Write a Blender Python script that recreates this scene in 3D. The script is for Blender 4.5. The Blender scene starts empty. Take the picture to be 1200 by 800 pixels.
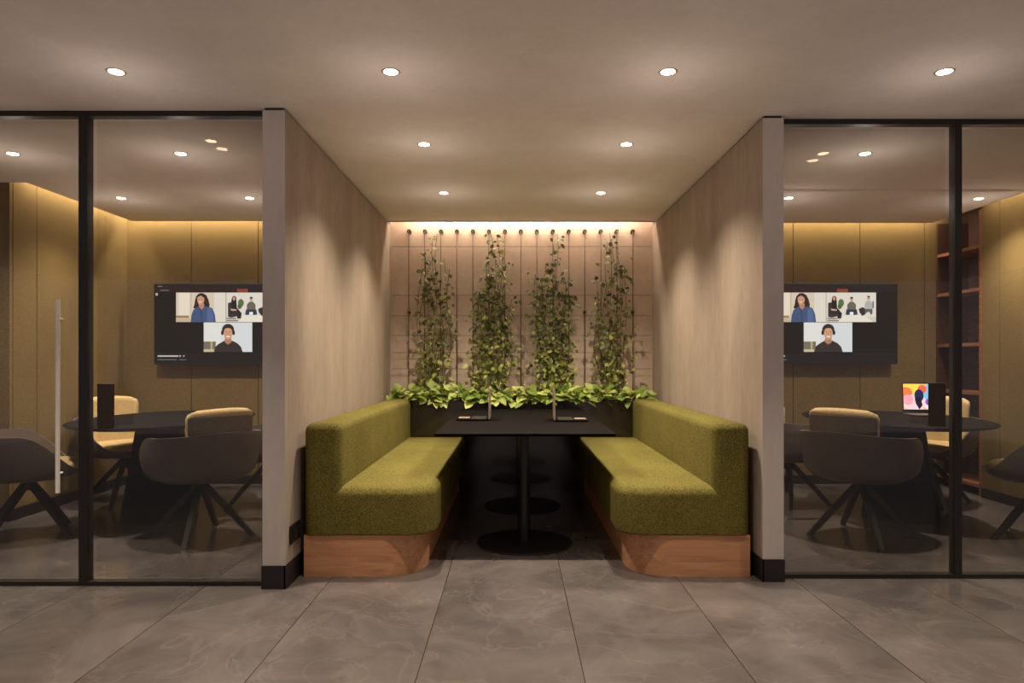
import bpy, bmesh, math, random
from mathutils import Vector, Matrix

C = bpy.context.scene.collection
R = math.radians
PI = math.pi
CEIL = 2.60
CAMZ = 1.23
F = 800.0

# ------------------------------------------------------------------ helpers
def lin(c):
    out = []
    for v in c:
        v = v / 255.0
        out.append(v / 12.92 if v <= 0.04045 else ((v + 0.055) / 1.055) ** 2.4)
    return (out[0], out[1], out[2], 1.0)

def tag(o, label=None, cat=None, group=None, kind=None):
    if label: o['label'] = label
    if cat: o['category'] = cat
    if group: o['group'] = group
    if kind: o['kind'] = kind
    return o

def thing(name, label, cat, loc=(0, 0, 0), rz=0.0, group=None):
    o = bpy.data.objects.new(name, None)
    o.empty_display_size = 0.1
    C.objects.link(o)
    o.location = loc
    o.rotation_euler = (0, 0, rz)
    return tag(o, label, cat, group)

def obj(name, bm, mats, parent=None, smooth=False, loc=None, angle=None, keep=False, flat=0.03):
    if not keep:
        bmesh.ops.recalc_face_normals(bm, faces=bm.faces[:])
    me = bpy.data.meshes.new(name)
    bm.to_mesh(me)
    bm.free()
    if not isinstance(mats, (list, tuple)):
        mats = [mats]
    for m in mats:
        me.materials.append(m)
    if smooth:
        for p in me.polygons:
            p.use_smooth = p.area < flat
        if angle:
            me.set_sharp_from_angle(angle=R(angle))
    o = bpy.data.objects.new(name, me)
    C.objects.link(o)
    if parent:
        o.parent = parent
    if loc:
        o.location = loc
    return o

def struct(name, bm, mats, parent=None, **k):
    o = obj(name, bm, mats, parent, **k)
    if parent is None:
        o['kind'] = 'structure'
    return o

def dup(root, loc, rz, label, group=None):
    r = root.copy()
    C.objects.link(r)
    r.location = loc
    r.rotation_euler = (0, 0, rz)
    r['label'] = label
    if group: r['group'] = group
    for ch in list(root.children):
        c = ch.copy(); C.objects.link(c); c.parent = r
        for g in list(ch.children):
            d = g.copy(); C.objects.link(d); d.parent = c
    return r

def box(bm, x0, x1, y0, y1, z0, z1, mi=0, bev=0.0, seg=2):
    vs = [bm.verts.new(p) for p in ((x0,y0,z0),(x1,y0,z0),(x1,y1,z0),(x0,y1,z0),(x0,y0,z1),(x1,y0,z1),(x1,y1,z1),(x0,y1,z1))]
    fs = []
    for idx in ((3,2,1,0),(4,5,6,7),(0,1,5,4),(1,2,6,5),(2,3,7,6),(3,0,4,7)):
        f = bm.faces.new([vs[i] for i in idx]); f.material_index = mi; fs.append(f)
    if bev > 0:
        es = list({e for f in fs for e in f.edges})
        bmesh.ops.bevel(bm, geom=es, offset=bev, segments=seg, affect='EDGES', profile=0.5)
    return fs

def B(*a, **k):
    bm = bmesh.new(); box(bm, *a, **k); return bm

def lathe(bm, prof, n=32, c=(0,0,0), mi=0, cap0=True, cap1=True):
    rings = []
    for r, z in prof:
        rings.append([bm.verts.new((c[0]+r*math.cos(2*PI*i/n), c[1]+r*math.sin(2*PI*i/n), c[2]+z)) for i in range(n)])
    for a, b in zip(rings, rings[1:]):
        for i in range(n):
            f = bm.faces.new((a[i], a[(i+1)%n], b[(i+1)%n], b[i])); f.material_index = mi
    if cap0: bm.faces.new(rings[0][::-1]).material_index = mi
    if cap1: bm.faces.new(rings[-1]).material_index = mi

def tube(bm, pts, radii, n=8, mi=0):
    pts = [Vector(p) for p in pts]
    if not isinstance(radii, (list, tuple)): radii = [radii]*len(pts)
    rings = []
    for i, p in enumerate(pts):
        t = (pts[min(i+1, len(pts)-1)] - pts[max(i-1, 0)]).normalized()
        u = t.cross(Vector((0,0,1)))
        if u.length < 1e-3: u = t.cross(Vector((1,0,0)))
        u.normalize(); v = t.cross(u)
        rings.append([bm.verts.new(p + (u*math.cos(2*PI*k/n) + v*math.sin(2*PI*k/n))*radii[i]) for k in range(n)])
    for a, b in zip(rings, rings[1:]):
        for k in range(n):
            bm.faces.new((a[k], a[(k+1)%n], b[(k+1)%n], b[k])).material_index = mi
    bm.faces.new(rings[0][::-1]).material_index = mi
    bm.faces.new(rings[-1]).material_index = mi

def round_poly(pts, radii, seg=8):
    """2-D polygon (ccw) with rounded corners."""
    out = []
    n = len(pts)
    for i in range(n):
        p = Vector(pts[i]); a = Vector(pts[i-1]); b = Vector(pts[(i+1) % n]); r = radii[i]
        if r <= 0:
            out.append(p); continue
        d1 = (a-p).normalized(); d2 = (b-p).normalized()
        ang = d1.angle(d2)
        l = r / math.tan(ang/2)
        c = p + (d1+d2).normalized() * (r / math.sin(ang/2))
        s = p + d1*l - c; e = p + d2*l - c
        a0 = math.atan2(s.y, s.x); a1 = math.atan2(e.y, e.x)
        da = (a1 - a0 + PI) % (2*PI) - PI
        for k in range(seg+1):
            t = a0 + da*k/seg
            out.append(c + Vector((math.cos(t), math.sin(t)))*r)
    return out

def offset_poly(poly, d):
    """inset a ccw polygon by d"""
    n = len(poly); out = []
    for i in range(n):
        p = poly[i]; a = poly[i-1]; b = poly[(i+1) % n]
        e1 = (p-a); e2 = (b-p)
        if e1.length < 1e-9: e1 = e2
        if e2.length < 1e-9: e2 = e1
        n1 = Vector((-e1.y, e1.x)).normalized(); n2 = Vector((-e2.y, e2.x)).normalized()
        m = n1 + n2
        if m.length < 1e-6: m = n1
        m.normalize()
        out.append(p + m * (d / max(0.35, m.dot(n1))))
    return out

def prism(bm, poly, z0, z1, top=0.0, bot=0.0, seg=5, mi=0):
    """rounded-edge extrusion of a ccw polygon"""
    levels = []
    if bot > 0:
        for k in range(seg+1):
            a = (PI/2)*k/seg
            levels.append((bot*(1-math.sin(a)), z0 + bot*(1-math.cos(a))))
    else: levels.append((0, z0))
    if top > 0:
        for k in range(seg+1):
            a = (PI/2)*k/seg
            levels.append((top*(1-math.cos(a)), z1 - top*(1-math.sin(a))))
    else: levels.append((0, z1))
    rings = []
    for d, z in levels:
        pp = offset_poly(poly, d) if d > 1e-6 else poly
        rings.append([bm.verts.new((q.x, q.y, z)) for q in pp])
    n = len(poly)
    for a, b in zip(rings, rings[1:]):
        for i in range(n):
            bm.faces.new((a[i], a[(i+1)%n], b[(i+1)%n], b[i])).material_index = mi
    bm.faces.new(rings[0][::-1]).material_index = mi
    bm.faces.new(rings[-1]).material_index = mi

# ------------------------------------------------------------------ materials
def mat(name):
    m = bpy.data.materials.new(name); m.use_nodes = True
    nt = m.node_tree
    return m, nt, nt.nodes['Principled BSDF'], nt.nodes.new, nt.links.new

def plain(name, col, rough=0.5, spec=0.5, metal=0.0, vary=0.06, scale=6.0, bump=0.0):
    m, nt, bs, N, L = mat(name)
    bs.inputs['Roughness'].default_value = rough
    bs.inputs['Specular IOR Level'].default_value = spec
    bs.inputs['Metallic'].default_value = metal
    tc = N('ShaderNodeTexCoord'); nz = N('ShaderNodeTexNoise'); cr = N('ShaderNodeValToRGB')
    nz.inputs['Scale'].default_value = scale; nz.inputs['Detail'].default_value = 5
    L(tc.outputs['Object'], nz.inputs['Vector']); L(nz.outputs['Fac'], cr.inputs['Fac'])
    a = lin(col)
    cr.color_ramp.elements[0].position = 0.3; cr.color_ramp.elements[1].position = 0.7
    cr.color_ramp.elements[0].color = tuple(v*(1-vary) for v in a[:3]) + (1,)
    cr.color_ramp.elements[1].color = tuple(min(1, v*(1+vary)) for v in a[:3]) + (1,)
    L(cr.outputs['Color'], bs.inputs['Base Color'])
    if bump:
        bp = N('ShaderNodeBump'); bp.inputs['Strength'].default_value = bump; bp.inputs['Distance'].default_value = 0.002
        L(nz.outputs['Fac'], bp.inputs['Height']); L(bp.outputs['Normal'], bs.inputs['Normal'])
    return m

def emis(name, col, strength, linear=False):
    m, nt, bs, N, L = mat(name)
    bs.inputs['Base Color'].default_value = (0, 0, 0, 1)
    bs.inputs['Specular IOR Level'].default_value = 0.0
    bs.inputs['Emission Color'].default_value = lin(col)
    bs.inputs['Emission Strength'].default_value = strength
    return m

def plaster(name, col, vary=0.16, streak=True):
    m, nt, bs, N, L = mat(name)
    bs.inputs['Roughness'].default_value = 0.85
    bs.inputs['Specular IOR Level'].default_value = 0.2
    tc = N('ShaderNodeTexCoord'); mp = N('ShaderNodeMapping')
    mp.inputs['Scale'].default_value = (2.2, 2.2, 0.55 if streak else 2.2)
    n1 = N('ShaderNodeTexNoise'); n1.inputs['Scale'].default_value = 1.6; n1.inputs['Detail'].default_value = 8; n1.inputs['Roughness'].default_value = 0.62
    n2 = N('ShaderNodeTexNoise'); n2.inputs['Scale'].default_value = 14; n2.inputs['Detail'].default_value = 6
    L(tc.outputs['Object'], mp.inputs['Vector']); L(mp.outputs['Vector'], n1.inputs['Vector']); L(mp.outputs['Vector'], n2.inputs['Vector'])
    mx = N('ShaderNodeMix'); mx.inputs['Factor'].default_value = 0.3
    L(n1.outputs['Fac'], mx.inputs['A']); L(n2.outputs['Fac'], mx.inputs['B'])
    cr = N('ShaderNodeValToRGB'); a = lin(col)
    cr.color_ramp.elements[0].position = 0.33; cr.color_ramp.elements[1].position = 0.66
    cr.color_ramp.elements[0].color = tuple(v*(1-vary) for v in a[:3]) + (1,)
    cr.color_ramp.elements[1].color = tuple(min(1, v*(1+vary)) for v in a[:3]) + (1,)
    L(mx.outputs['Result'], cr.inputs['Fac']); L(cr.outputs['Color'], bs.inputs['Base Color'])
    bp = N('ShaderNodeBump'); bp.inputs['Strength'].default_value = 0.12; bp.inputs['Distance'].default_value = 0.003
    L(mx.outputs['Result'], bp.inputs['Height']); L(bp.outputs['Normal'], bs.inputs['Normal'])
    return m

def fabric(name, ca, cb, scale=150, bump=0.6, stretch=(1, 1, 1)):
    m, nt, bs, N, L = mat(name)
    bs.inputs['Roughness'].default_value = 0.95
    bs.inputs['Specular IOR Level'].default_value = 0.1
    tc = N('ShaderNodeTexCoord'); mp = N('ShaderNodeMapping'); mp.inputs['Scale'].default_value = stretch
    L(tc.outputs['Object'], mp.inputs['Vector'])
    v = N('ShaderNodeTexVoronoi'); v.inputs['Scale'].default_value = scale
    n = N('ShaderNodeTexNoise'); n.inputs['Scale'].default_value = scale*0.45; n.inputs['Detail'].default_value = 4
    n3 = N('ShaderNodeTexNoise'); n3.inputs['Scale'].default_value = 3.0; n3.inputs['Detail'].default_value = 3
    for q in (v, n, n3): L(mp.outputs['Vector'], q.inputs['Vector'])
    sp = N('ShaderNodeSeparateColor'); L(v.outputs['Color'], sp.inputs['Color'])
    mx = N('ShaderNodeMix'); mx.inputs['Factor'].default_value = 0.5
    L(sp.outputs['Red'], mx.inputs['A']); L(n.outputs['Fac'], mx.inputs['B'])
    mx2 = N('ShaderNodeMix'); mx2.inputs['Factor'].default_value = 0.25
    L(mx.outputs['Result'], mx2.inputs['A']); L(n3.outputs['Fac'], mx2.inputs['B'])
    cr = N('ShaderNodeValToRGB'); cr.color_ramp.elements[0].position = 0.28; cr.color_ramp.elements[1].position = 0.72
    cr.color_ramp.elements[0].color = lin(ca); cr.color_ramp.elements[1].color = lin(cb)
    L(mx2.outputs['Result'], cr.inputs['Fac']); L(cr.outputs['Color'], bs.inputs['Base Color'])
    bp = N('ShaderNodeBump'); bp.inputs['Strength'].default_value = bump; bp.inputs['Distance'].default_value = 0.003
    L(mx.outputs['Result'], bp.inputs['Height']); L(bp.outputs['Normal'], bs.inputs['Normal'])
    return m

def wood(name, ca, cb, rough=0.5, axis_scale=(1.2, 14, 14)):
    m, nt, bs, N, L = mat(name)
    bs.inputs['Roughness'].default_value = rough
    bs.inputs['Specular IOR Level'].default_value = 0.3
    tc = N('ShaderNodeTexCoord'); mp = N('ShaderNodeMapping'); mp.inputs['Scale'].default_value = axis_scale
    L(tc.outputs['Object'], mp.inputs['Vector'])
    n = N('ShaderNodeTexNoise'); n.inputs['Scale'].default_value = 3.0; n.inputs['Detail'].default_value = 8; n.inputs['Distortion'].default_value = 0.6
    L(mp.outputs['Vector'], n.inputs['Vector'])
    cr = N('ShaderNodeValToRGB'); cr.color_ramp.elements[0].position = 0.3; cr.color_ramp.elements[1].position = 0.7
    cr.color_ramp.elements[0].color = lin(ca); cr.color_ramp.elements[1].color = lin(cb)
    L(n.outputs['Fac'], cr.inputs['Fac']); L(cr.outputs['Color'], bs.inputs['Base Color'])
    return m

def leafmat(name, ca, cb, trans=0.25):
    m, nt, bs, N, L = mat(name)
    bs.inputs['Roughness'].default_value = 0.45
    bs.inputs['Specular IOR Level'].default_value = 0.4
    g = N('ShaderNodeNewGeometry'); cr = N('ShaderNodeValToRGB')
    cr.color_ramp.elements[0].color = lin(ca); cr.color_ramp.elements[1].color = lin(cb)
    L(g.outputs['Random Per Island'], cr.inputs['Fac']); L(cr.outputs['Color'], bs.inputs['Base Color'])
    tr = N('ShaderNodeBsdfTranslucent'); L(cr.outputs['Color'], tr.inputs['Color'])
    ms = N('ShaderNodeMixShader'); ms.inputs['Fac'].default_value = trans
    out = nt.nodes['Material Output']
    L(bs.outputs['BSDF'], ms.inputs[1]); L(tr.outputs['BSDF'], ms.inputs[2]); L(ms.outputs['Shader'], out.inputs['Surface'])
    return m

def floormat():
    m, nt, bs, N, L = mat('porcelain_tile')
    tc = N('ShaderNodeTexCoord')
    geo = tc.outputs['Object']
    sx = N('ShaderNodeSeparateXYZ'); L(geo, sx.inputs['Vector'])
    def math_(op, a, b=None):
        q = N('ShaderNodeMath'); q.operation = op
        for i, v in enumerate((a, b)):
            if v is None: continue
            if isinstance(v, (int, float)): q.inputs[i].default_value = v
            else: L(v, q.inputs[i])
        return q.outputs[0]
    tx = math_('DIVIDE', math_('SUBTRACT', sx.outputs['X'], 0.274), 0.652)
    ty = math_('DIVIDE', math_('SUBTRACT', sx.outputs['Y'], 5.15), 2.60)
    def line(t, size, w):
        f = math_('ABSOLUTE', math_('SUBTRACT', math_('FRACT', math_('ADD', t, 100.5)), 0.5))
        return math_('LESS_THAN', f, w/size)
    g = math_('MAXIMUM', line(tx, 0.652, 0.0022), math_('MULTIPLY', line(ty, 2.6, 0.0018), 0.6))
    # per-tile tone
    cx = math_('FLOOR', math_('ADD', tx, 100)); cy = math_('FLOOR', math_('ADD', ty, 100))
    cmb = N('ShaderNodeCombineXYZ'); L(cx, cmb.inputs['X']); L(cy, cmb.inputs['Y'])
    wn = N('ShaderNodeTexWhiteNoise'); L(cmb.outputs['Vector'], wn.inputs['Vector'])
    off = N('ShaderNodeVectorMath'); off.operation = 'MULTIPLY_ADD'
    L(wn.outputs['Color'], off.inputs[0]); off.inputs[1].default_value = (7, 7, 7); L(geo, off.inputs[2])
    n1 = N('ShaderNodeTexNoise'); n1.inputs['Scale'].default_value = 2.2; n1.inputs['Detail'].default_value = 9; n1.inputs['Roughness'].default_value = 0.6; n1.inputs['Distortion'].default_value = 0.7
    L(off.outputs['Vector'], n1.inputs['Vector'])
    n2 = N('ShaderNodeTexNoise'); n2.inputs['Scale'].default_value = 26; n2.inputs['Detail'].default_value = 5
    L(off.outputs['Vector'], n2.inputs['Vector'])
    cr = N('ShaderNodeValToRGB'); cr.color_ramp.elements[0].position = 0.3; cr.color_ramp.elements[1].position = 0.72
    cr.color_ramp.elements[0].color = lin((74, 69, 68)); cr.color_ramp.elements[1].color = lin((106, 99, 97))
    L(n1.outputs['Fac'], cr.inputs['Fac'])
    # thin pale veins where the noise crosses its middle
    n3 = N('ShaderNodeTexNoise'); n3.inputs['Scale'].default_value = 1.7; n3.inputs['Detail'].default_value = 6; n3.inputs['Distortion'].default_value = 1.4
    L(off.outputs['Vector'], n3.inputs['Vector'])
    vein = math_('MAXIMUM', math_('SUBTRACT', 1.0, math_('DIVIDE', math_('ABSOLUTE', math_('SUBTRACT', n3.outputs['Fac'], 0.5)), 0.018)), 0.0)
    vein = math_('MULTIPLY', vein, math_('MULTIPLY', n2.outputs['Fac'], 0.1))
    m1 = N('ShaderNodeMix'); m1.data_type = 'RGBA'; L(vein, m1.inputs['Factor']); L(cr.outputs['Color'], m1.inputs['A']); m1.inputs['B'].default_value = lin((190, 178, 168))
    m2 = N('ShaderNodeMix'); m2.data_type = 'RGBA'; L(g, m2.inputs['Factor']); L(m1.outputs['Result'], m2.inputs['A']); m2.inputs['B'].default_value = lin((44, 38, 36))
    L(m2.outputs['Result'], bs.inputs['Base Color'])
    bs.inputs['Roughness'].default_value = 0.2
    bs.inputs['Specular IOR Level'].default_value = 0.45
    return m

def glassmat():
    m = bpy.data.materials.new('clear_glass'); m.use_nodes = True
    nt = m.node_tree; nt.nodes.clear(); N = nt.nodes.new; L = nt.links.new
    out = N('ShaderNodeOutputMaterial'); tr = N('ShaderNodeBsdfTransparent'); gl = N('ShaderNodeBsdfGlossy')
    tr.inputs['Color'].default_value = (0.93, 0.93, 0.92, 1)
    gl.inputs['Roughness'].default_value = 0.0; gl.inputs['Color'].default_value = (0.9, 0.9, 0.9, 1)
    fr = N('ShaderNodeFresnel'); fr.inputs['IOR'].default_value = 1.45
    ms = N('ShaderNodeMixShader'); L(fr.outputs['Fac'], ms.inputs['Fac']); L(tr.outputs[0], ms.inputs[1]); L(gl.outputs[0], ms.inputs[2])
    L(ms.outputs[0], out.inputs['Surface'])
    return m

M = {}
M['floor'] = floormat()
M['ceiling'] = plaster('ceiling_plaster', (250, 240, 236), 0.05, False)
M['plaster'] = plaster('wall_plaster', (156, 141, 126), 0.18)
M['grey_plaster'] = plaster('grey_plaster', (190, 182, 178), 0.1)
M['plaster_back'] = plaster('back_wall_plaster', (206, 184, 166), 0.14, False)
M['felt'] = fabric('felt_panel', (98, 82, 49), (128, 107, 66), 220, 0.3)
M['joint'] = plain('dark_joint', (40, 32, 22), 0.9)
M['black_metal'] = plain('black_metal', (26, 23, 22), 0.42, 0.4)
M['lock'] = plain('lock_case', (48, 38, 34), 0.5, 0.3)
M['black_base'] = plain('black_skirting', (24, 23, 23), 0.5, 0.4)
M['glass'] = glassmat()
M['olive'] = fabric('olive_tweed', (66, 63, 29), (130, 120, 60), 300, 0.8)
M['oak'] = wood('warm_wood', (176, 124, 90), (204, 152, 112), 0.45)
M['dark_wood'] = wood('dark_wood', (52, 34, 24), (78, 52, 36), 0.55, (14, 1.2, 14))
M['shelf_wood'] = wood('shelf_wood', (118, 72, 48), (150, 98, 66), 0.5, (14, 1.2, 14))
M['black_table'] = plain('black_laminate', (11, 9, 8), 0.8, 0.05)
M['black_gloss'] = plain('black_planter', (36, 30, 27), 0.13, 0.5, vary=0.03)
M['black_gloss'].node_tree.nodes['Principled BSDF'].inputs['IOR'].default_value = 1.55
M['shell'] = plain('charcoal_shell', (92, 83, 81), 0.42, 0.45)
M['cream'] = fabric('cream_fabric', (176, 150, 104), (206, 182, 134), 260, 0.3)
M['pad_back'] = fabric('pad_back_olive_brown', (92, 80, 50), (122, 108, 72), 260, 0.3)  # same weave as the cream, darker olive brown on the pad's rear faces
M['lid'] = plain('rose_aluminium', (150, 126, 114), 0.4, 0.5, 0.2)
M['leg'] = plain('black_leg', (24, 20, 18), 0.5, 0.3)
M['steel'] = plain('brushed_steel', (246, 242, 236), 0.45, 0.5, 0.0)
M['trim'] = plain('lamp_trim', (176, 152, 130), 0.5)
M['lamp'] = emis('lamp_glow', (255, 226, 178), 26.0)
M['cable'] = plain('steel_cable', (62, 50, 40), 0.55, 0.3, 0.2)
M['knob'] = plain('bronze_knob', (84, 66, 50), 0.5, 0.4, 0.3)
M['vine_dark'] = leafmat('ivy_leaf_dark', (62, 68, 28), (108, 112, 54), 0.2)
M['vine_light'] = leafmat('ivy_leaf_light', (128, 138, 60), (180, 184, 96), 0.25)
M['stem'] = plain('vine_stem', (70, 62, 36), 0.8)
M['pothos'] = leafmat('broad_leaf', (112, 148, 50), (236, 240, 146), 0.3)
M['soil'] = plain('soil', (40, 30, 22), 0.95, 0.1, bump=0.5, scale=60)
M['screen_black'] = plain('screen_glass', (7, 6, 6), 0.3, 0.2)
M['alu_dark'] = plain('dark_aluminium', (92, 84, 80), 0.4, 0.5, 0.3)

# ------------------------------------------------------------------ camera
cam = bpy.data.cameras.new('camera')
cam.sensor_width = 36.0; cam.sensor_fit = 'HORIZONTAL'; cam.lens = 24.0
cam.shift_x = -2/1200.0; cam.shift_y = 23/1200.0
co = bpy.data.objects.new('camera', cam); C.objects.link(co)
co.location = (0, 0, CAMZ); co.rotation_euler = (R(90), 0, 0)
bpy.context.scene.camera = co

# ------------------------------------------------------------------ setting
WL0, WL1 = -1.358, -1.236       # left partition wall
WR0, WR1 = 1.390, 1.507         # right partition wall
YL, YR = 3.69, 3.81             # their front ends
YB = 6.84                       # back wall plane
YS = 6.69                       # ceiling edge before the light slot
GL, GR = 3.735, 3.862           # front planes of the glazing
LX = -3.87                      # left room side wall
RX = 4.23                       # right room side wall

bm = B(-7.5, 7.5, -4.0, YB + .3, -0.1, 0)
struct('floor', bm, M['floor'])

bm = bmesh.new()
SW = .13                         # width of the light slots
box(bm, -7.5, 7.5, -4.0, 3.95, CEIL, CEIL + .02)
box(bm, -7.5, LX + SW, 3.95, 5.24, CEIL, CEIL + .02)
box(bm, LX + SW, RX - SW, 3.95, YS, CEIL, CEIL + .02)
box(bm, -7.5, 7.5, 3.93, YB + .3, CEIL + .19, CEIL + .22)
box(bm, LX + SW - .02, RX - SW + .02, YS - .02, YS, CEIL + .02, CEIL + .19)
box(bm, LX + SW, LX + SW + .02, 5.24, YS, CEIL + .02, CEIL + .19)
box(bm, RX - SW - .02, RX - SW, 3.95, YS, CEIL + .02, CEIL + .19)
box(bm, LX - .2, LX + SW, 5.2, 5.24, CEIL + .02, CEIL + .19)
box(bm, RX - SW, RX + .5, 3.93, 3.95, CEIL + .02, CEIL + .19)
struct('ceiling', bm, M['ceiling'])

struct('wall_back', B(WL1, WR0, YB, YB + .12, 0, CEIL + .19), M['plaster_back'])
GAP = .014
def partition(name, x0, x1, y):
    bm = B(x0, x1, y, YB + .05, 0, CEIL - GAP)
    bm.faces.ensure_lookup_table()
    bm.faces[2].material_index = 1            # the narrow front end gets a paler, greyer tone
    return struct(name, bm, [M['plaster'], M['grey_plaster']])
wl = partition('wall_left', WL0, WL1, YL)
wr = partition('wall_right', WR0, WR1, YR)
struct('trim_1', B(WL0 + .01, WL1 - .01, YL + .006, YB, CEIL - GAP, CEIL), M['joint'])
struct('trim_2', B(WR0 + .01, WR1 - .01, YR + .006, YB, CEIL - GAP, CEIL), M['joint'])
struct('trim_3', B(WL1, WR0, YS - .012, YS - .004, CEIL - .008, CEIL), M['joint'])

def skirt(name, x0, x1, y0, inner):
    bm = bmesh.new()
    box(bm, x0 - .004, x1 + .004, y0 - .008, y0 + .012, 0, .125)
    if inner > 0: box(bm, x1 - .004, x1 + .008, y0 - .008, 6.4, 0, .125)
    else: box(bm, x0 - .008, x0 + .004, y0 - .008, 6.4, 0, .125)
    struct(name, bm, M['black_base'])
skirt('baseboard_left', WL0, WL1, YL, 1)
skirt('baseboard_right', WR0, WR1, YR, -1)

# felt panel walls of the two meeting rooms
def panel_wall_y(name, xs, y, z1=CEIL + .19):
    bm = bmesh.new()
    for a, b in zip(xs, xs[1:]):
        box(bm, a + .004, b - .004, y, y + .03, .09, z1)
    o = struct(name, bm, M['felt'])
    struct('backing_panel', B(xs[0] + .012, xs[-1] - .012, y + .012, y + .1, 0, z1), M['joint'], o)
def panel_wall_x(name, ys, x, s, z1=CEIL + .19):
    bm = bmesh.new()
    for a, b in zip(ys, ys[1:]):
        x0, x1 = (x - .03, x) if s < 0 else (x, x + .03)
        box(bm, x0, x1, a + .004, b - .004, .09, z1)
    o = struct(name, bm, M['felt'])
    x0, x1 = (x - .1, x - .012) if s < 0 else (x + .012, x + .1)
    struct('backing_panel', B(x0, x1, ys[0] + .03, ys[-1], 0, z1), M['joint'], o)

panel_wall_y('wall_back_left_room', [LX - .1, -3.23, -2.56, -1.9, WL0], YB)
panel_wall_x('wall_left_room_side', [5.275, 5.54, 6.16, YB], LX, -1)
panel_wall_y('wall_left_room_return', [-6.6, -5.9, -5.2, -4.5, LX + .004], 5.24)
panel_wall_y('wall_back_right_room', [WR1, 2.13, 2.80, 3.47, 4.115, RX + .5], YB)
panel_wall_x('wall_right_room_side', [3.86, 4.6, 5.28, 5.94, 6.165], RX, 1)
struct('baseboard_left_room', B(LX, WL0, YB - .012, YB, 0, .09), M['black_base'])
struct('baseboard_left_room_side', B(LX, LX + .012, 5.24, YB - .012, 0, .09), M['black_base'])
struct('baseboard_right_room', B(WR1, RX, YB - .012, YB, 0, .09), M['black_base'])
struct('baseboard_right_room_side', B(RX - .012, RX, 3.95, 6.165, 0, .09), M['black_base'])
# slim strip added under the right room ceiling, imitates a pale reflected band
struct('reflection_strip_right_room', B(WR1, RX - SW, 5.45, YS, CEIL - .018, CEIL), M['ceiling'])

# ---- glazed fronts
def glass_front(idx, x0, x1, y, mull0, mull1, fixed_side):
    """frame as trim, one fixed pane (window) and one glass door"""
    fr = bmesh.new()
    D = .05
    box(fr, x0, x1, y, y + D, CEIL - .03, CEIL)
    box(fr, x0, x1, y, y + D, 0, .024)
    box(fr, mull0, mull1, y - .004, y + D, .024, CEIL - .03)
    if fixed_side > 0: box(fr, x1 - .012, x1, y, y + D, .024, CEIL - .03)
    else: box(fr, x0, x0 + .012, y, y + D, .024, CEIL - .03)
    struct('trim_%d' % (idx + 3), fr, M['black_metal'])
    def pane(a, b):
        g = bmesh.new()
        for yy in (y + .006, y + .085):
            vs = [g.verts.new(p) for p in ((a, yy, .024), (b, yy, .024), (b, yy, CEIL - .03), (a, yy, CEIL - .03))]
            g.faces.new(vs)
        return g
    if fixed_side > 0:
        w = struct('window_%d' % idx, pane(mull1, x1 - .012), M['glass'])
        d = struct('door_%d' % idx, pane(x0, mull0), M['glass'])
    else:
        w = struct('window_%d' % idx, pane(x0 + .012, mull0), M['glass'])
        d = struct('door_%d' % idx, pane(mull1, x1), M['glass'])
    return w, d
w1, d1 = glass_front(1, -6.6, WL0, GL, -2.379, -2.330, 1)
w2, d2 = glass_front(2, WR1, 6.2, GR, 2.494, 2.534, -1)
bm = bmesh.new()
hx = -2.475
tube(bm, [(hx, GL - .03, .515), (hx, GL - .03, 1.565)], .011, 12)
for z in (.62, 1.46): tube(bm, [(hx, GL - .03, z), (hx, GL + .008, z)], .006, 8)
h = obj('door_handle', bm, M['steel'], d1, smooth=True, angle=40)
h['label'] = 'long bright steel pull handle'

# dark upright panels fixed behind the glass next to the mullions
def room_panel(x0, x1, y, label):
    bm = B(x0, x1, y, y + .022, .862, 1.108, bev=.004)
    o = obj('door_lock_case', bm, M['lock'])
    tag(o, label, 'door lock')
    return o
room_panel(-2.27, -2.185, GL - .018, 'dark upright rectangular lock case on the glass right of the left mullion')
room_panel(2.345, 2.435, GR - .018, 'dark upright rectangular lock case on the glass left of the right mullion')

# wall outlet on the left partition
o = thing('wall_outlet', 'black square wall outlet low on the plaster wall beside left bench', 'outlet', (WL1, 3.84, .27))
obj('cover_plate', B(0, .012, -.085, .085, -.05, .05, bev=.003), M['black_base'], o)
obj('socket', B(.012, .02, -.06, -.005, -.03, .03, bev=.003), M['black_metal'], o)
obj('socket', B(.012, .02, .005, .06, -.03, .03, bev=.003), M['black_metal'], o)

# ------------------------------------------------------------------ benches
def bench(name, label, xw, xi, y0, y1, sgn):
    """xw wall side, xi inner edge, sgn +1 for the left bench (inner edge at larger x)"""
    root = thing(name, label, 'bench', ((xw + xi)/2, (y0 + y1)/2, 0))
    cx, cy = (xw + xi)/2, (y0 + y1)/2
    def poly(pts, radii, seg=10):
        pts = [(p[0] - cx, p[1] - cy) for p in pts]
        if sgn < 0: pts = pts[::-1]; radii = radii[::-1]
        return round_poly(pts, radii, seg)
    xb = xw + sgn*.215
    # backrest
    bm = bmesh.new()
    prism(bm, poly([(xw, y0), (xb, y0), (xb, y1), (xw, y1)], [.05, .05, 0, 0], 8), .236, .872, top=.045, bot=.008, seg=6)
    obj('backrest', bm, M['olive'], root, smooth=True, angle=50)
    bm = bmesh.new()
    prism(bm, poly([(xb - sgn*.06, y0 + .0012), (xi, y0 + .0012), (xi, y1 - .001), (xb - sgn*.06, y1 - .001)], [.0, .17, .0, .0], 14), .236, .512, top=.06, bot=.012, seg=8)
    obj('seat', bm, M['olive'], root, smooth=True, angle=50)
    bm = bmesh.new()
    prism(bm, poly([(xw, y0 + .012), (xi - sgn*.07, y0 + .012), (xi - sgn*.07, y1), (xw, y1)], [.0, .24, 0, 0], 16), 0, .236)
    obj('plinth', bm, M['oak'], root, smooth=True, angle=40)
    return root
bench('upholstered_bench', 'olive tweed bench with wooden plinth along the left plaster wall', -1.198, -.452, 3.885, 6.5, 1)
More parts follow.
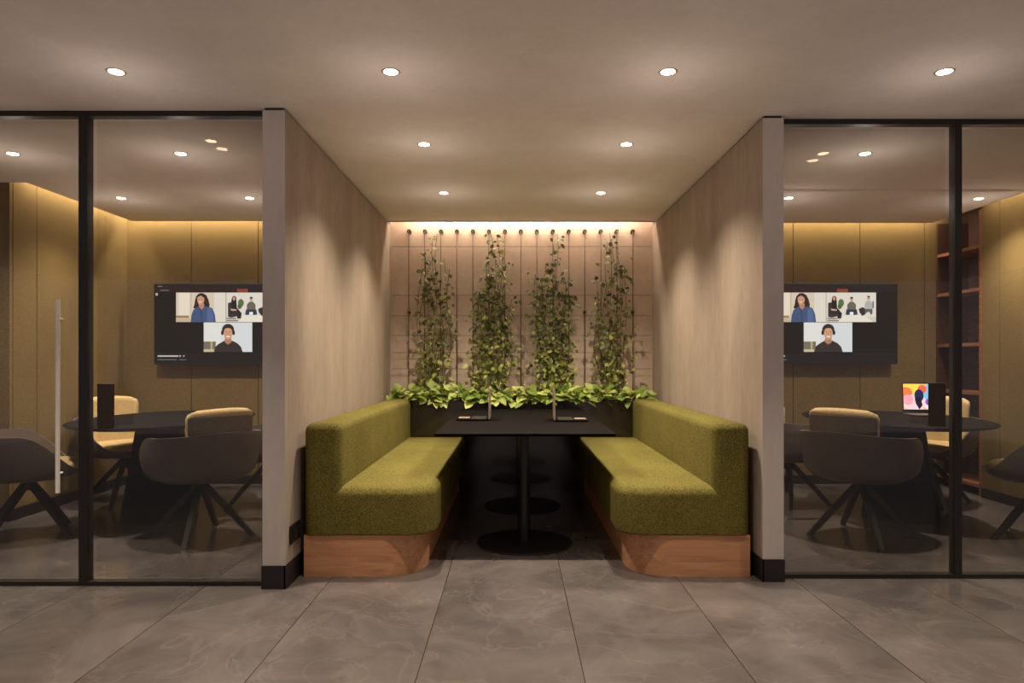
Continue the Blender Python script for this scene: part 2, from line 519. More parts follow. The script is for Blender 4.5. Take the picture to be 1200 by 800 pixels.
bench('upholstered_bench', 'olive tweed bench with wooden plinth along the right plaster wall', 1.350, .600, 3.885, 6.5, -1)

# ------------------------------------------------------------------ booth table
TX = .072
TZ = .778
t = thing('meeting_table', 'long black rectangular table on two round pedestal bases between the green benches', 'table', (TX, 5.225, 0))
bm = bmesh.new()
prism(bm, round_poly([(-.568, -.975), (.568, -.975), (.568, 1.265), (-.568, 1.265)], [.012]*4, 3), TZ - .018, TZ, top=.002, bot=.008, seg=2)
obj('tabletop', bm, M['black_table'], t)
for y in (-.595, .595):
    bm = bmesh.new()
    lathe(bm, [(.322, 0), (.322, .008), (.316, .012)], 64, (0, y, 0))
    obj('base_plate', bm, M['black_metal'], t, smooth=True, angle=30)
    bm = bmesh.new()
    lathe(bm, [(.04, .012), (.04, TZ - .03)], 32, (0, y, 0))
    lathe(bm, [(.1, TZ - .03), (.1, TZ - .018)], 24, (0, y, 0))
    obj('column', bm, M['black_metal'], t, smooth=True, angle=30)

M['laptop_img'] = emis('screen_glow', (210, 200, 190), 0.5)
M['red_edge'] = emis('red_screen', (200, 60, 40), 0.7)
def booth_laptop(label, x, y, rz, lean):
    """local: hinge along x, keyboard towards -y, screen facing -y"""
    o = thing('laptop', label, 'laptop', (x, y, TZ), rz)
    obj('keyboard_base', B(-.15, .15, -.25, .0, .002, .014, bev=.003), M['black_table'], o)
    obj('trackpad', B(-.06, .06, -.242, -.155, .0135, .0155), M['lid'], o)
    bm = bmesh.new(); box(bm, -.13, .13, -.14, -.03, .0135, .0155)
    obj('keyboard', bm, M['black_base'], o)
    bm = B(-.15, .15, 0, .008, 0, .235, bev=.003)
    s = obj('screen_lid', bm, M['lid'], o)
    s.location = (0, -.004, .012); s.rotation_euler = (-lean, 0, 0)
    bm = B(-.142, .142, -.001, .001, .014, .227)
    p = obj('display', bm, M['laptop_img'], s)
    return o
booth_laptop('open laptop on the black booth table, screen edge-on, keyboard towards left bench', -.185, 5.30, R(-90), R(.5))
booth_laptop('open laptop on the black booth table, slightly turned, keyboard towards right bench', .308, 5.22, R(88.5), R(.5))

# ------------------------------------------------------------------ planter and plants
PX0, PX1, PY0, PY1, PZ = WL1 + .005, WR0 - .005, 6.515, 6.72, .845
p = thing('planter_box', 'long black planter box across the back wall of the booth', 'planter', ((PX0+PX1)/2, (PY0+PY1)/2, 0))
hx_, hy_ = (PX1-PX0)/2, (PY1-PY0)/2
bm = bmesh.new()
box(bm, -hx_, hx_, -hy_, -hy_ + .02, 0, PZ); box(bm, -hx_, hx_, hy_ - .02, hy_, 0, PZ)
box(bm, -hx_, -hx_ + .02, -hy_ + .02, hy_ - .02, 0, PZ); box(bm, hx_ - .02, hx_, -hy_ + .02, hy_ - .02, 0, PZ)
obj('planter_body', bm, M['black_gloss'], p)
obj('soil', B(-hx_ + .02, hx_ - .02, -hy_ + .02, hy_ - .02, PZ - .1, PZ - .04), M['soil'], p)

rnd = random.Random(7)
def leaf(bm, base, direction, normal, length, width, droop=0.2, mi=0, n=4, fold=.18):
    d = Vector(direction).normalized(); nn = Vector(normal)
    s = d.cross(nn)
    if s.length < 1e-3: s = d.cross(Vector((1, .1, 0)))
    s.normalize(); nn = s.cross(d).normalized()
    prof = [0.0, .75, 1.0, .72, 0.0] if n == 4 else [0.0, 1.0, 0.0]
    k = len(prof) - 1
    base = Vector(base)
    mids, lefts, rights = [], [], []
    for i in range(k+1):
        tt = i/k
        c = base + d*length*tt - Vector((0, 0, 1))*droop*length*tt*tt
        w = prof[i]*width/2
        mids.append(bm.verts.new(c))
        if 0 < i < k:
            lefts.append(bm.verts.new(c + s*w + nn*fold*w)); rights.append(bm.verts.new(c - s*w + nn*fold*w))
    for side, flip in ((lefts, False), (rights, True)):
        f = [mids[0], mids[1], side[0]]
        fl = [f]
        for i in range(len(side)-1):
            fl.append([mids[i+1], mids[i+2], side[i+1], side[i]])
        fl.append([mids[k-1], mids[k], side[-1]])
        for q in fl:
            fc = bm.faces.new(q[::-1] if flip else q); fc.material_index = mi; fc.smooth = True

def pothos(x, label, group):
    o = thing('leafy_plant', label, 'plant', (x, 6.60, PZ - .04), 0, group)
    bl, bs = bmesh.new(), bmesh.new()
    for i in range(34):
        a = rnd.uniform(0, 2*PI)
        rr = rnd.uniform(.02, .13)
        bx, by = math.cos(a)*rr*1.1, math.sin(a)*rr*.5
        front = rnd.random() < .6
        up = rnd.uniform(.05, .155)
        if front:
            by = -abs(by) - .02
            dirv = Vector((rnd.uniform(-.9, .9), -rnd.uniform(.3, .9), rnd.uniform(-.3, .5)))
            up = rnd.uniform(.045, .13)
        else:
            dirv = Vector((rnd.uniform(-1, 1), rnd.uniform(-.5, .3), rnd.uniform(.1, .8)))
        pt = Vector((bx, by, up))
        L_ = rnd.uniform(.075, .135)
        tip = pt + dirv.normalized()*L_
        # keep clear of the side walls and back wall
        if not (WL1 + .01 < x + tip.x < WR0 - .01): dirv.x *= -1
        if not (WL1 + .03 < x + pt.x < WR0 - .03): pt.x *= -1
        nrm = Vector((rnd.uniform(-.5, .5), -rnd.uniform(.1, .8), 1))
        leaf(bl, pt, dirv, nrm, L_, L_*rnd.uniform(.56, .76), rnd.uniform(.05, .45))
        tube(bs, [(pt.x*.3, pt.y*.3, 0), (pt.x*.7, pt.y*.7, up*.7), pt], [.004, .003, .002], 5)
    obj('leaves', bl, M['pothos'], o, keep=True)
    obj('stems', bs, M['stem'], o)
xs = [-1.11 + i*(2.36/12) for i in range(13)]
for i, x in enumerate(xs):
    pothos(x, 'low broad-leaved bright green plant packed in the row along the black planter', 'bright leafy plants along the planter')

# trellis
KX = [(480 + 18.62*i - 602)*YB/F for i in range(15)]
tr = thing('wire_trellis', 'steel wire trellis of thin upright cables fixed to the back wall', 'trellis', (TX, YB - .002, 0))
def xl(x): return x - TX
ZK = CAMZ + (423 - 272)*YB/F
for i, x in enumerate(KX):
    bm = bmesh.new()
    bmesh.ops.create_cone(bm, cap_ends=True, segments=20, radius1=.021, radius2=.021, depth=.05,
                          matrix=Matrix.Translation((xl(x), -.025, ZK)) @ Matrix.Rotation(R(90), 4, 'X'))
    obj('standoff', bm, M['knob'], tr, smooth=True, angle=40)
    bm = bmesh.new(); tube(bm, [(xl(x), -.052, .80), (xl(x), -.052, ZK)], .0045, 6)
    obj('upright_cable', bm, M['cable'], tr, smooth=True)
for i in (0, 11, 14):
    bm = bmesh.new()
    bmesh.ops.create_cone(bm, cap_ends=True, segments=16, radius1=.016, radius2=.016, depth=.05,
                          matrix=Matrix.Translation((xl(KX[i]), -.025, CAMZ + 57*YB/F)) @ Matrix.Rotation(R(90), 4, 'X'))
    obj('standoff', bm, M['knob'], tr, smooth=True, angle=40)
for py in (289, 346, 370, 393, 413, 432):
    z = CAMZ + (423 - py)*(YB - .055)/F
    bm = bmesh.new(); tube(bm, [(xl(-1.21), -.058, z), (xl(1.365), -.058, z)], .0022, 6)
    obj('cross_cable', bm, M['cable'], tr, smooth=True)

# climbers
def climber(x0, x1, zt, n, label, seed):
    rn = random.Random(seed)
    cx = (x0+x1)/2; hw = (x1-x0)/2
    zb = PZ - .04
    o = thing('climbing_plant', label, 'plant', (cx, 6.685, zb), 0)
    H = zt - zb
    bl, bs = bmesh.new(), bmesh.new()
    nv = 9
    vines = []
    for i in range(nv):
        u = (i + .5)/nv*2 - 1
        top = H*(1 - .22*abs(u) - rn.uniform(0, .22)) if i not in (nv//2, nv//2+1) else H*rn.uniform(.95, 1.0)
        ph, am = rn.uniform(0, 6), rn.uniform(.01, .035)
        pts = []
        for k in range(13):
            tt = k/12
            spread = .45 + .5*min(1, tt*2.5)
            pts.append(Vector((u*hw*spread*.85 + am*math.sin(ph + tt*9), rn.uniform(-.02, .05) + .01*math.sin(ph*2 + tt*14), tt*top)))
        vines.append((pts, top))
        tube(bs, pts, [.0045]*6 + [.003]*7, 5)
    for i in range(n):
        pts, top = rn.choice(vines)
        # more leaves low down
        zf = rn.random()**1.35
        z = zf*top
        k = min(11, int(zf*12)); fr = zf*12 - k
        c = pts[k].lerp(pts[k+1], fr)
        low = 1 - z/H
        j = .03 + .03*low
        c = c + Vector((rn.gauss(0, j), rn.uniform(-.075 - .05*low, .03), rn.gauss(0, .02)))
        c.x = max(-hw*1.12, min(hw*1.12, c.x))
        d = Vector((rn.uniform(-1, 1), rn.uniform(-.8, .1), rn.uniform(-.8, .55)))
        nrm = Vector((rn.uniform(-.7, .7), -rn.uniform(.3, 1), rn.uniform(.0, 1)))
        L_ = rn.uniform(.032, .062)
        light = rn.random() < (.10 + .6*max(0, low - .55)/.45)
        leaf(bl, c, d, nrm, L_, L_*rn.uniform(.55, .8), rn.uniform(0, .3), 1 if light else 0, n=4, fold=.25)
    obj('foliage', bl, [M['vine_dark'], M['vine_light']], o, keep=True)
    obj('stems', bs, M['stem'], o)
def wx(px): return (px - 602)*6.68/F
zt = CAMZ + (423 - 271)*6.68/F
climber(wx(484), wx(533), zt, 560, 'sparse climbing vine on the trellis, farthest left of the four', 1)
climber(wx(551), wx(604), zt, 1000, 'dense climbing vine on the trellis, second from the left wall', 2)
climber(wx(621), wx(673), zt, 1000, 'dense climbing vine on the trellis, second from the right wall', 3)
climber(wx(692), wx(740), zt, 600, 'sparse climbing vine on the trellis, farthest right of the four', 4)

# ------------------------------------------------------------------ meeting room tables
def room_table(x, y, label):
    t = thing('pedestal_table', label, 'table', (x, y, 0))
    bm = bmesh.new()
    lathe(bm, [(.54, .735), (.605, .752), (.62, .764), (.62, .768), (.616, .771)], 96)
    for v in bm.verts: v.co.y = v.co.y*.9/.62 + .13
    obj('tabletop', bm, M['black_table'], t, smooth=True, angle=30)
    bm = bmesh.new()
    lathe(bm, [(.275, 0), (.278, .02), (.27, .05), (.165, .735)], 64)
    obj('pedestal', bm, M['black_table'], t, smooth=True, angle=35)
    return t
TL = (-2.81, 5.42); TR = (3.07, 5.42)
room_table(TL[0], TL[1], 'black pedestal table with rounded top in the left glazed meeting room')
room_table(TR[0], TR[1], 'black pedestal table with rounded top in the right glazed meeting room, laptop on top')

# ------------------------------------------------------------------ chairs (front = +y)
PROF = [(.05, .392), (.16, .395), (.25, .405), (.315, .435), (.35, .48), (.367, .56), (.377, .66), (.385, .76)]
def prof_r(z):
    for (r0, z0), (r1, z1) in zip(PROF, PROF[1:]):
        if z <= z1: return r0 + (r1-r0)*(z-z0)/(z1-z0)
    return PROF[-1][0]
def sm(t):
    t = max(0, min(1, t)); return t*t*(3-2*t)
def rim(th):                   # th = 0 at the back
    a = abs(th)
    return .755 - .03*sm(a/R(80)) - .255*sm((a - R(82))/R(62))
def plan(r, th):
    x, y = r*math.sin(th), -r*math.cos(th)
    if y > 0: y *= 1.0
    # squarish
    k = 1 + .05*(math.sin(2*th)**2)
    return x*k, y*k
def bowl(off, rim_off, zoff, n=72, m=14):
    pts = []
    for i in range(n):
        th = -PI + 2*PI*i/n
        zr = rim(th) + rim_off
        col = []
        for j in range(m+1):
            s = j/m
            z = .392 + (zr - .392)*(s**1.6)
            r = max(.01, prof_r(z) - off)
            x, y = plan(r, th)
            col.append((x, y, z + zoff*(1 - s)))
        pts.append(col)
    return pts
def bowl_mesh(bm, outer, inner):
    n = len(outer); m = len(outer[0])
    vo = [[bm.verts.new(p) for p in c] for c in outer]
    vi = [[bm.verts.new(p) for p in c] for c in inner]
    for i in range(n):
        k = (i+1) % n
        for j in range(m-1):
            bm.faces.new((vo[i][j], vo[k][j], vo[k][j+1], vo[i][j+1]))
            bm.faces.new((vi[k][j], vi[i][j], vi[i][j+1], vi[k][j+1]))
        bm.faces.new((vo[i][-1], vo[k][-1], vi[k][-1], vi[i][-1]))
    bm.faces.new([c[0] for c in vo]); bm.faces.new([c[0] for c in vi][::-1])
def back_pad():
    bm = bmesh.new()
    nu, nv = 24, 16
    T = .05
    TH = R(44)
    front, back = [], []
    for j in range(nv+1):
        v = j/nv
        z = .49 + v*(.915 - .49)
        rc = .07                                   # corner rounding at the top
        dz = max(0, z - (.915 - rc))
        shrink = rc - math.sqrt(max(0, rc*rc - dz*dz))
        rowf, rowb = [], []
        for i in range(nu+1):
            u = i/nu*2 - 1
            half = TH*.335 - shrink
            th = u*half/.335
            edge = min(1, (1-abs(u))*half/.03, (.915 - z)/.03 + .0)
            e = math.sqrt(max(0, 1-(1-max(0, min(1, edge)))**2))
            rr = .338 + .026*v
            zz = z - .012*(u*u)*v
            rm = rr - T/2
            for row, s in ((rowf, -1), (rowb, 1)):
                r = rm + s*(T/2)*e
                row.append(bm.verts.new((r*math.sin(th), -r*math.cos(th), zz)))
        front.append(rowf); back.append(rowb)
    for j in range(nv):
        for i in range(nu):
            bm.faces.new((front[j][i+1], front[j][i], front[j+1][i], front[j+1][i+1]))
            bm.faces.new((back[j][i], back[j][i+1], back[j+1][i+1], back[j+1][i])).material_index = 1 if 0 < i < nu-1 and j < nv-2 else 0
    bmesh.ops.remove_doubles(bm, verts=bm.verts[:], dist=.0004)
    return bm
def leg_bm(a):
    bm = bmesh.new()
    d = Vector((math.sin(a), math.cos(a), 0)); s = Vector((math.cos(a), -math.sin(a), 0)); up = Vector((0, 0, 1))
    secs = []
    for t_, w, h in ((0.0, .020, .020), (.55, .018, .018), (1.0, .014, .013)):
        c = d*(.02 + .325*t_) + up*(.352*(1-t_) + .013)
        dirv = (d*.325 - up*.352).normalized(); nn = s.cross(dirv).normalized()
        if t_ == 1.0:
            secs.append([bm.verts.new((c.x + q[0]*s.x*w + q[1]*d.x*w*1.4, c.y + q[0]*s.y*w + q[1]*d.y*w*1.4, 0)) for q in ((-1,-1),(1,-1),(1,1),(-1,1))])
        else:
            if (nn.dot(d)) < 0: nn = -nn
            secs.append([bm.verts.new(c + s*q[0]*w + nn*q[1]*h) for q in ((-1,-1),(1,-1),(1,1),(-1,1))])
    for a_, b_ in zip(secs, secs[1:]):
        for i in range(4): bm.faces.new((a_[i], a_[(i+1)%4], b_[(i+1)%4], b_[i]))
    bm.faces.new(secs[0][::-1]); bm.faces.new(secs[-1])
    return bm

def make_chair(label, group):
    t = thing('swivel_armchair', label, 'chair', (0, 0, 0), 0, group)
    bm = bmesh.new(); bowl_mesh(bm, bowl(0, 0, 0), bowl(.014, 0, .014))
    obj('shell', bm, M['shell'], t, smooth=True, angle=60)
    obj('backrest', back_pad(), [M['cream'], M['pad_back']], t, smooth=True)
    bm = bmesh.new()
    pl = []
    for i in range(56):
        th = 2*PI*i/56
        x, y = plan(.312, th); pl.append(Vector((x, y + .008)))
    if sum(a.x*b.y - a.y*b.x for a, b in zip(pl, pl[1:] + pl[:1])) < 0: pl = pl[::-1]
    prism(bm, pl, .44, .515, top=.03, bot=.02, seg=5)
    obj('seat_cushion', bm, M['cream'], t, smooth=True, angle=60)
    bm = bmesh.new(); lathe(bm, [(.035, .32), (.045, .335), (.045, .375), (.09, .385), (.09, .394)], 24)
    obj('hub', bm, M['leg'], t, smooth=True, angle=35)
    for k in range(4):
        obj('leg', leg_bm(R(45) + k*PI/2), M['leg'], t)
    return t

def face(p, c, extra=0):   # rotation so that local +y looks from p towards c
    dx, dy = c[0]-p[0], c[1]-p[1]
    return math.atan2(-dx, dy) + R(extra)
chairs = [
    ((2.44, 4.80), TR, -6, 'charcoal shell armchair nearest the glass in right room, its back to the corridor'),
    ((3.62, 5.98), TR, -10, 'cream upholstered armchair behind the open laptop at the right room table'),
    ((2.33, 5.78), TR, 45, 'dark armchair half hidden by the right pillar under the right screen'),
    ((3.66, 4.72), TR, 6, 'charcoal shell armchair cut off by the right edge of the picture'),
    ((-2.20, 4.80), TL, 8, 'charcoal shell armchair nearest the glass in left room beside the left pillar'),
    ((-3.42, 6.02), TL, 10, 'cream upholstered armchair at the far side of the left room table'),
    ((-2.07, 5.78), TL, -45, 'dark armchair half hidden by the left pillar under the left screen'),
    ((-3.44, 4.84), TL, -8, 'charcoal shell armchair behind the glass door with the steel pull handle'),
]
proto = None
for (p_, c_, ex, lab) in chairs:
    if proto is None:
        proto = make_chair(lab, 'swivel armchairs at the pedestal tables')
        proto.location = (p_[0], p_[1], 0); proto.rotation_euler = (0, 0, face(p_, c_, ex))
    else:
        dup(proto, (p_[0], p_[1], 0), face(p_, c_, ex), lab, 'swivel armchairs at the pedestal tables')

# ------------------------------------------------------------------ pictures on screens
_em = {}
def em(col, s=1.0):
    k = (col, s)
    if k not in _em: _em[k] = emis('pixel_%d_%d_%d' % col, col, s)
    return _em[k]
def picture(name, parent, shapes, org, sc, y0, strength, dy=.0004):
    """shapes: (colour, [(u, v)...]) painter's order in a flat image; u right, v down; built as thin flat layers facing -y"""
    bm = bmesh.new(); mats = []
    for i, (col, pts) in enumerate(shapes):
        m = em(col, strength)
        if m not in mats: mats.append(m)
        vs = [bm.verts.new((org[0] + u*sc, y0 - dy*i, org[1] - v*sc)) for u, v in pts]
        f = bm.faces.new(vs); f.material_index = mats.index(m)
        f.normal_update()
        if f.normal.y > 0: f.normal_flip()
    return obj(name, bm, mats, parent, keep=True)
def rect(x0, y0, x1, y1): return [(x0, y0), (x1, y0), (x1, y1), (x0, y1)]
def ell(cx, cy, rx, ry, n=20, a0=0, a1=360): return [(cx + rx*math.cos(R(a0 + (a1-a0)*i/n)), cy + ry*math.sin(R(a0 + (a1-a0)*i/n))) for i in range(n if a1-a0 == 360 else n+1)]

WALLC = (214, 202, 186)
def tile_woman():   # 57.5 x 34
    W, H = 57.5, 34
    s = [((206, 190, 168), rect(0, 0, W, H)), ((222, 208, 188), rect(3, 0, 16, H)), ((196, 176, 150), rect(16, 0, 18, H)), ((216, 206, 192), rect(44, 0, W, H)),
         ((160, 112, 76), rect(0, 26.5, 15, 29)), ((188, 168, 140), rect(0, 29, 16, H))]
    s += [((44, 28, 22), [(22, 9), (23.5, 4), (27, .8), (31, .6), (35, 3), (37.5, 8), (39, 14), (38, 20), (34, 18), (24, 19), (20, 18), (21.5, 13)])]
    s += [((58, 76, 112), [(17, H), (18, 26), (20, 20), (25, 16.5), (36, 16), (42, 18), (45, 25), (46, H)])]
    s += [((74, 96, 136), [(36, H), (36, 18), (41, 18.5), (43, 25), (43.5, H)]), ((48, 62, 94), [(27, 17), (30, 21), (31, H), (29.5, H), (28, 22)])]
    s += [((176, 120, 92), [(26, 13), (33, 13), (32.5, 17), (30, 20), (27, 17)]), ((198, 142, 112), ell(28.8, 8.3, 4.1, 5.8))]
    s += [((44, 28, 22), [(24, 7), (25, 3), (29, 1.6), (33.2, 4), (34, 9), (32.5, 6), (29, 3.6), (25.6, 5)])]
    s += [((228, 210, 200), ell(28.2, 10.9, 1.7, .6, 8)), ((60, 36, 30), ell(27, 7.4, .6, .35, 8)), ((60, 36, 30), ell(30.6, 7.4, .6, .35, 8))]
    return s, W, H
def tile_group():
    W, H = 57.5, 34
    s = [((214, 206, 194), rect(0, 0, W, H)), ((200, 190, 176), rect(0, 28, W, H)), ((224, 216, 200), [(13, H), (20, 27), (44, 26), (54, H)])]
    s += [((52, 44, 42), [(2, 12), (6, 11), (7, 22), (14, 24), (14, 27), (6, 29), (2, 28)]), ((84, 104, 58), ell(17, 12, 3.4, 4.6)), ((70, 92, 46), ell(15.5, 16, 2.5, 3))]
    s += [((28, 24, 24), [(6, 9), (7, 5), (9.5, 3.6), (11.6, 5.5), (12, 11), (12.5, 19), (6, 19)]), ((190, 142, 114), ell(9, 7, 1.5, 2.3)), ((34, 32, 34), [(5, 19), (13, 18), (18, 24), (17, 30), (13, 30), (12, 25), (5, 25)]), ((198, 152, 122), [(5, 18.5), (12, 19.5), (12, 21), (6, 21)])]
    s += [((96, 92, 78), [(24, 14), (27, 10.5), (31, 10.5), (34, 14), (34, 20), (24, 20)]), ((188, 140, 112), ell(29, 7.8, 1.7, 2.4)), ((60, 42, 32), ell(29, 6, 1.8, 1.1)), ((44, 52, 70), [(23, 19.5), (35, 19.5), (36, 25.5), (31, 26), (29, 22), (26, 26), (22, 25.5)]), ((232, 228, 220), rect(27, 22.5, 31, 25.5))]
    s += [((168, 166, 164), [(44, 14), (46, 9.5), (51, 9.5), (54, 14), (53, 20), (44, 20)]), ((192, 146, 118), ell(48.5, 6.6, 1.6, 2.4)), ((80, 66, 54), ell(48.5, 4.8, 1.7, 1.1)), ((92, 88, 86), [(44, 19), (53, 19), (53, 24), (51, 26), (49, 22), (45, 24)]), ((46, 40, 38), [(37, 19), (41, 17), (44, 18), (45, 25), (41, 27), (38, 23)]), ((66, 60, 62), rect(53, 10, 54.3, 18))]
    s += [((80, 74, 70), rect(1, 29.5, 12, 30.6)), ((96, 90, 84), rect(1, 32, 14, 33))]
    return s, W, H
def tile_man():
    W, H = 56, 34
    s = [((206, 208, 210), rect(0, 0, W, H)), ((216, 214, 208), rect(0, 0, 20, H)), ((110, 104, 88), [(0, 22), (14, 22), (14, H), (0, H)]), ((184, 160, 112), rect(8, 22, 10, H)), ((196, 176, 140), rect(0, 31, 12, H))]
    s += [((46, 38, 32), [(12, H), (13.5, 28), (17, 25), (24, 21), (33, 21), (39, 24), (43, 28), (45, H)])]
    s += [((168, 116, 86), [(24.5, 17), (32, 17), (32, 23), (28, 25.5), (24.5, 23)]), ((44, 32, 26), ell(28.2, 9, 7.2, 7.4)), ((200, 146, 112), ell(28.2, 12.6, 5.1, 7.0))]
    s += [((44, 32, 26), [(22.5, 9), (23.5, 4.5), (28, 2.6), (33, 4.2), (34, 9), (32, 7), (28, 6.4), (24.5, 7)])]
    s += [((28, 26, 26), ell(21.6, 12, 1.5, 2.6)), ((28, 26, 26), ell(34.8, 12, 1.5, 2.6)), ((236, 220, 208), ell(28.4, 16.3, 2.2, .8, 10)), ((70, 44, 34), ell(26, 11, .8, .45, 8)), ((70, 44, 34), ell(30.6, 11, .8, .45, 8)), ((176, 118, 92), [(28, 11.5), (29.2, 14), (27.4, 14)])]
    return s, W, H

def television(x0, label):
    W, H, D = 1.425, .795, .045
    zb = 1.20
    o = thing('television', label, 'television', (x0 + W/2, YB - .033, zb))
    s = W/167.0
    bm = B(-W/2, W/2, -D - .03, -.03, 0, H, bev=.006)
    obj('casing', bm, M['black_metal'], o)
    obj('wall_bracket', B(-.25, .25, -.03, .03, .2, .6), M['black_metal'], o)
    obj('screen', B(-W/2 + .012, W/2 - .012, -D - .032, -D - .028, .018, H - .012), M['screen_black'], o)
    y = -D - .0330
    X = lambda u: -W/2 + u*s
    Z = lambda v: H - v*s
    st = 1.0
    bar = [((44, 18, 18), rect(2, 5, 100, 10)), ((26, 20, 24), rect(100, 5, 164, 10)), ((30, 28, 28), rect(2, 2, 164, 5)), ((150, 62, 36), rect(96.5, 6.2, 109, 10.3)),
           ((150, 140, 136), rect(5, 3, 10, 3.8)), ((150, 140, 136), rect(8, 7.6, 18, 8.3)), ((190, 184, 180), rect(2.5, 11, 5, 14)), ((24, 20, 19), rect(2, 80, 164, 91))]
    picture('menu_bar', o, bar, (X(0), Z(0)), s, y, .75)
    sh, _, _ = tile_woman(); t1 = picture('video_tile', o, sh, (X(26), Z(10.5)), s, y - .0005, st)
    t1['label'] = 'video tile of a long-haired person in a blue shirt'
    sh, _, _ = tile_group(); t2 = picture('video_tile', o, sh, (X(84), Z(10.5)), s, y - .0005, st)
    t2['label'] = 'video tile of three seated people'
    sh, _, _ = tile_man(); t3 = picture('video_tile', o, sh, (X(58), Z(45)), s, y - .0005, st)
    t3['label'] = 'video tile of a person in a dark top wearing a headset'
    grey, dim = (215, 210, 205), (130, 126, 120)
    for k, (c_, q) in enumerate(((grey, rect(5, 83, 29, 84.6)), (grey, rect(30, 83, 32, 84.5)), (grey, rect(34.5, 83, 36, 84.5)), (dim, rect(5, 87.6, 27, 88.4)), (dim, rect(30, 87.6, 38, 88.4)))):
        picture('caption_line', o, [(c_, q)], (X(0), Z(0)), s, y - .005, .7)
    return o
television(-3.55, 'wall-mounted television showing a video call in the left meeting room')
television(2.364, 'wall-mounted television showing a video call in the right meeting room')

# laptop on the right room table
o = thing('laptop', 'open laptop with a colourful abstract picture on screen on the right room table', 'laptop', (3.49, 5.86, .771), R(-4))
obj('keyboard_base', B(-.145, .145, -.22, 0, .001, .014, bev=.003), M['alu_dark'], o)
s_ = obj('screen_lid', B(-.145, .145, 0, .007, 0, .262, bev=.003), M['black_base'], o)
s_.location = (0, -.004, .012); s_.rotation_euler = (R(-4), 0, 0)
img = [((236, 178, 96), rect(0, 0, 30, 24)), ((244, 200, 70), ell(6, 3, 9, 6)), ((226, 110, 60), ell(2, 8, 6, 5)), ((236, 190, 200), ell(10, 18, 11, 8)), ((240, 150, 160), ell(4, 15, 5, 5)),
       ((110, 180, 220), ell(24, 8, 7, 8)), ((226, 90, 60), ell(17, 5, 4, 4)), ((28, 34, 70), ell(14, 11, 4.2, 6)), ((20, 20, 36), [(10, 14), (15, 12), (17, 20), (14, 24), (11, 19)]), ((240, 214, 220), ell(25, 20, 6, 5)), ((120, 80, 180), ell(22, 17, 2.5, 3))]
def clip(pts): return [(max(0, min(30, u)), max(0, min(24, v))) for u, v in pts]
picture('display', s_, [(c, clip(q)) for c, q in img], (-.137, .252), .274/30, -.001, 1.3)

# ------------------------------------------------------------------ bookcase in the right room side wall
b = thing('bookcase', 'tall warm wooden bookcase with empty shelves built beside the right felt wall', 'bookcase', (RX + .16, 6.5, 0))
ya, yb = 6.165 - 6.5, YB - .005 - 6.5
obj('back_panel', B(.15, .17, ya, yb, 0, CEIL + .18), M['dark_wood'], b)
obj('side_panel', B(-.16, .15, ya, ya + .04, 0, CEIL), M['shelf_wood'], b)
obj('side_panel', B(-.16, .15, yb - .02, yb, 0, CEIL), M['dark_wood'], b)
for z in (.08, .5, .92, 1.37, 1.87, 2.26):
    obj('shelf', B(-.158, .15, ya + .04, yb - .02, z, z + .03), M['shelf_wood'], b)

# ------------------------------------------------------------------ downlights
dl = None
def downlight(x, y, label=None, z=CEIL, power=60, fill=.9, cone=125, blend=1.0, col=(1.0, .84, .65)):
    global dl
    if label is None:
        pass                                    # lamp only: its fitting is never in view
    elif dl is None:
        dl = thing('downlight', label, 'ceiling light', (x, y, z), 0, 'recessed ceiling downlights')
        bm = bmesh.new()
        lathe(bm, [(.033, -.001), (.042, -.003), (.045, 0)], 32, cap0=False, cap1=False)
        obj('trim_ring', bm, M['trim'], dl, smooth=True)
        bm = bmesh.new(); lathe(bm, [(.004, -.0075), (.02, -.0065), (.034, -.002)], 32, cap0=True, cap1=False)
        obj('lens', bm, M['lamp'], dl)
    else:
        dup(dl, (x, y, z), 0, label, 'recessed ceiling downlights')
    L_ = bpy.data.lights.new('downlight_beam', 'SPOT')
    L_.energy = power; L_.spot_size = R(cone); L_.spot_blend = blend; L_.shadow_soft_size = .035; L_.color = col
    lo = bpy.data.objects.new('downlight_beam', L_); C.objects.link(lo)
    lo.location = (x, y, z - .012)
    G_ = bpy.data.lights.new('ceiling_fill', 'POINT'); G_.energy = fill; G_.specular_factor = 0.0; G_.shadow_soft_size = 0.0; G_.color = (1.0, .84, .72)
    go = bpy.data.objects.new('ceiling_fill', G_); C.objects.link(go); go.location = (x, y, z - .34)  # added unseen fill lamp below each downlight, brightens the ceiling
CP, AP, RP = 118, 185, 125
downlight(-1.883, 3.233, 'glowing round downlight in corridor ceiling above the left glazing, farthest left', power=CP, cone=64)
downlight(-.582, 3.233, 'glowing round downlight in corridor ceiling in front of the left bench', power=CP, cone=64)
downlight(.731, 3.233, 'glowing round downlight in corridor ceiling in front of the right bench', power=CP, cone=64)
downlight(2.04, 3.233, 'glowing round downlight in corridor ceiling before the right glazing, farthest right', power=CP, cone=64)
downlight(-.566, 4.315, 'round downlight in booth ceiling, front pair, over the left bench', power=AP, cone=120)
downlight(.712, 4.315, 'round downlight in booth ceiling, front pair, over the right bench', power=AP, cone=120)
downlight(-.570, 5.563, 'round downlight in booth ceiling, rear pair, left, near the plants', power=AP, cone=120)
downlight(.709, 5.563, 'round downlight in booth ceiling, rear pair, right, near the plants', power=AP, cone=120)
downlight(-2.2, 4.51, 'round downlight in left room ceiling, front row, nearer the pillar', power=RP, fill=1.3)
downlight(-3.31, 4.51, 'round downlight in left room ceiling, front row, above the glass door', power=RP, fill=1.3)
downlight(-3.30, 5.74, 'round downlight in left room ceiling, back row, near the room corner', power=RP, fill=1.3)
downlight(-2.22, 5.74, 'round downlight in left room ceiling, back row, beside the pillar', power=RP, fill=1.3)
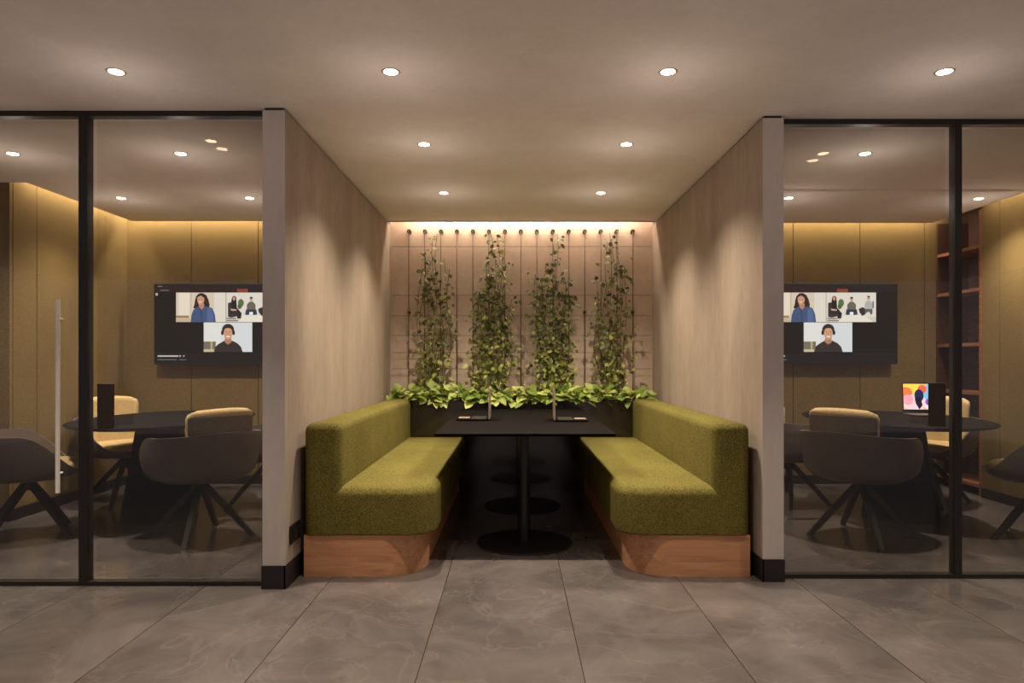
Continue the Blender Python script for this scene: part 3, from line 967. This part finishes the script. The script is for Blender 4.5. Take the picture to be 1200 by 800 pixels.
downlight(2.32, 4.51, 'round downlight in right room ceiling, front row, behind the wide pane', power=RP, fill=1.3)
downlight(2.28, 5.66, 'round downlight in right room ceiling, back row, touching the right pillar', z=CEIL - .018, power=RP, fill=1.3)
downlight(3.87, 5.68, 'round downlight in right room ceiling, near the bookcase', z=CEIL - .018, power=RP, fill=1.3)
# more of the same row beyond the frame (they light the corridor)
for x in (-3.19, 3.35):
    downlight(x, 3.233, power=CP, cone=64)
for x, y in [(a, b) for b in (1.95, .65, -.65, -2.0) for a in (-1.883, -.582, .731, 2.04)]:
    downlight(x, y, power=CP, cone=64)

# ------------------------------------------------------------------ light slots
def strip(x, y, lx, ly, power, z=CEIL + .15, col=(1.0, .84, .64)):
    L_ = bpy.data.lights.new('light_slot', 'AREA'); L_.shape = 'RECTANGLE'
    L_.size = lx; L_.size_y = ly; L_.energy = power; L_.color = col
    lo = bpy.data.objects.new('light_slot', L_); C.objects.link(lo); lo.location = (x, y, z)
strip((WL1+WR0)/2, YB - .06, WR0 - WL1 - .36, .05, 15)
strip((LX+WL0)/2, YB - .06, WL0 - LX - .04, .05, 22)
strip((RX+WR1)/2, YB - .06, RX - WR1 - .04, .05, 22)
strip(LX + .06, (5.3 + YB)/2, .05, YB - 5.4, 9)
strip(RX - .06, (4.0 + 6.1)/2, .05, 2.0, 9)

# ------------------------------------------------------------------ world and render settings
w = bpy.data.worlds.new('world'); bpy.context.scene.world = w; w.use_nodes = True
bg = w.node_tree.nodes['Background']
bg.inputs['Color'].default_value = lin((210, 191, 184)); bg.inputs['Strength'].default_value = 0.46
sc = bpy.context.scene
sc.view_settings.view_transform = 'Standard'
sc.view_settings.look = 'None'
sc.view_settings.exposure = 0.33
sc.view_settings.gamma = 1.03
sc.cycles.max_bounces = 8; sc.cycles.diffuse_bounces = 5; sc.cycles.glossy_bounces = 4; sc.cycles.transparent_max_bounces = 16
sc.cycles.use_denoising = True
sc.cycles.sample_clamp_indirect = 4.0
sc.cycles.caustics_reflective = False; sc.cycles.caustics_refractive = False
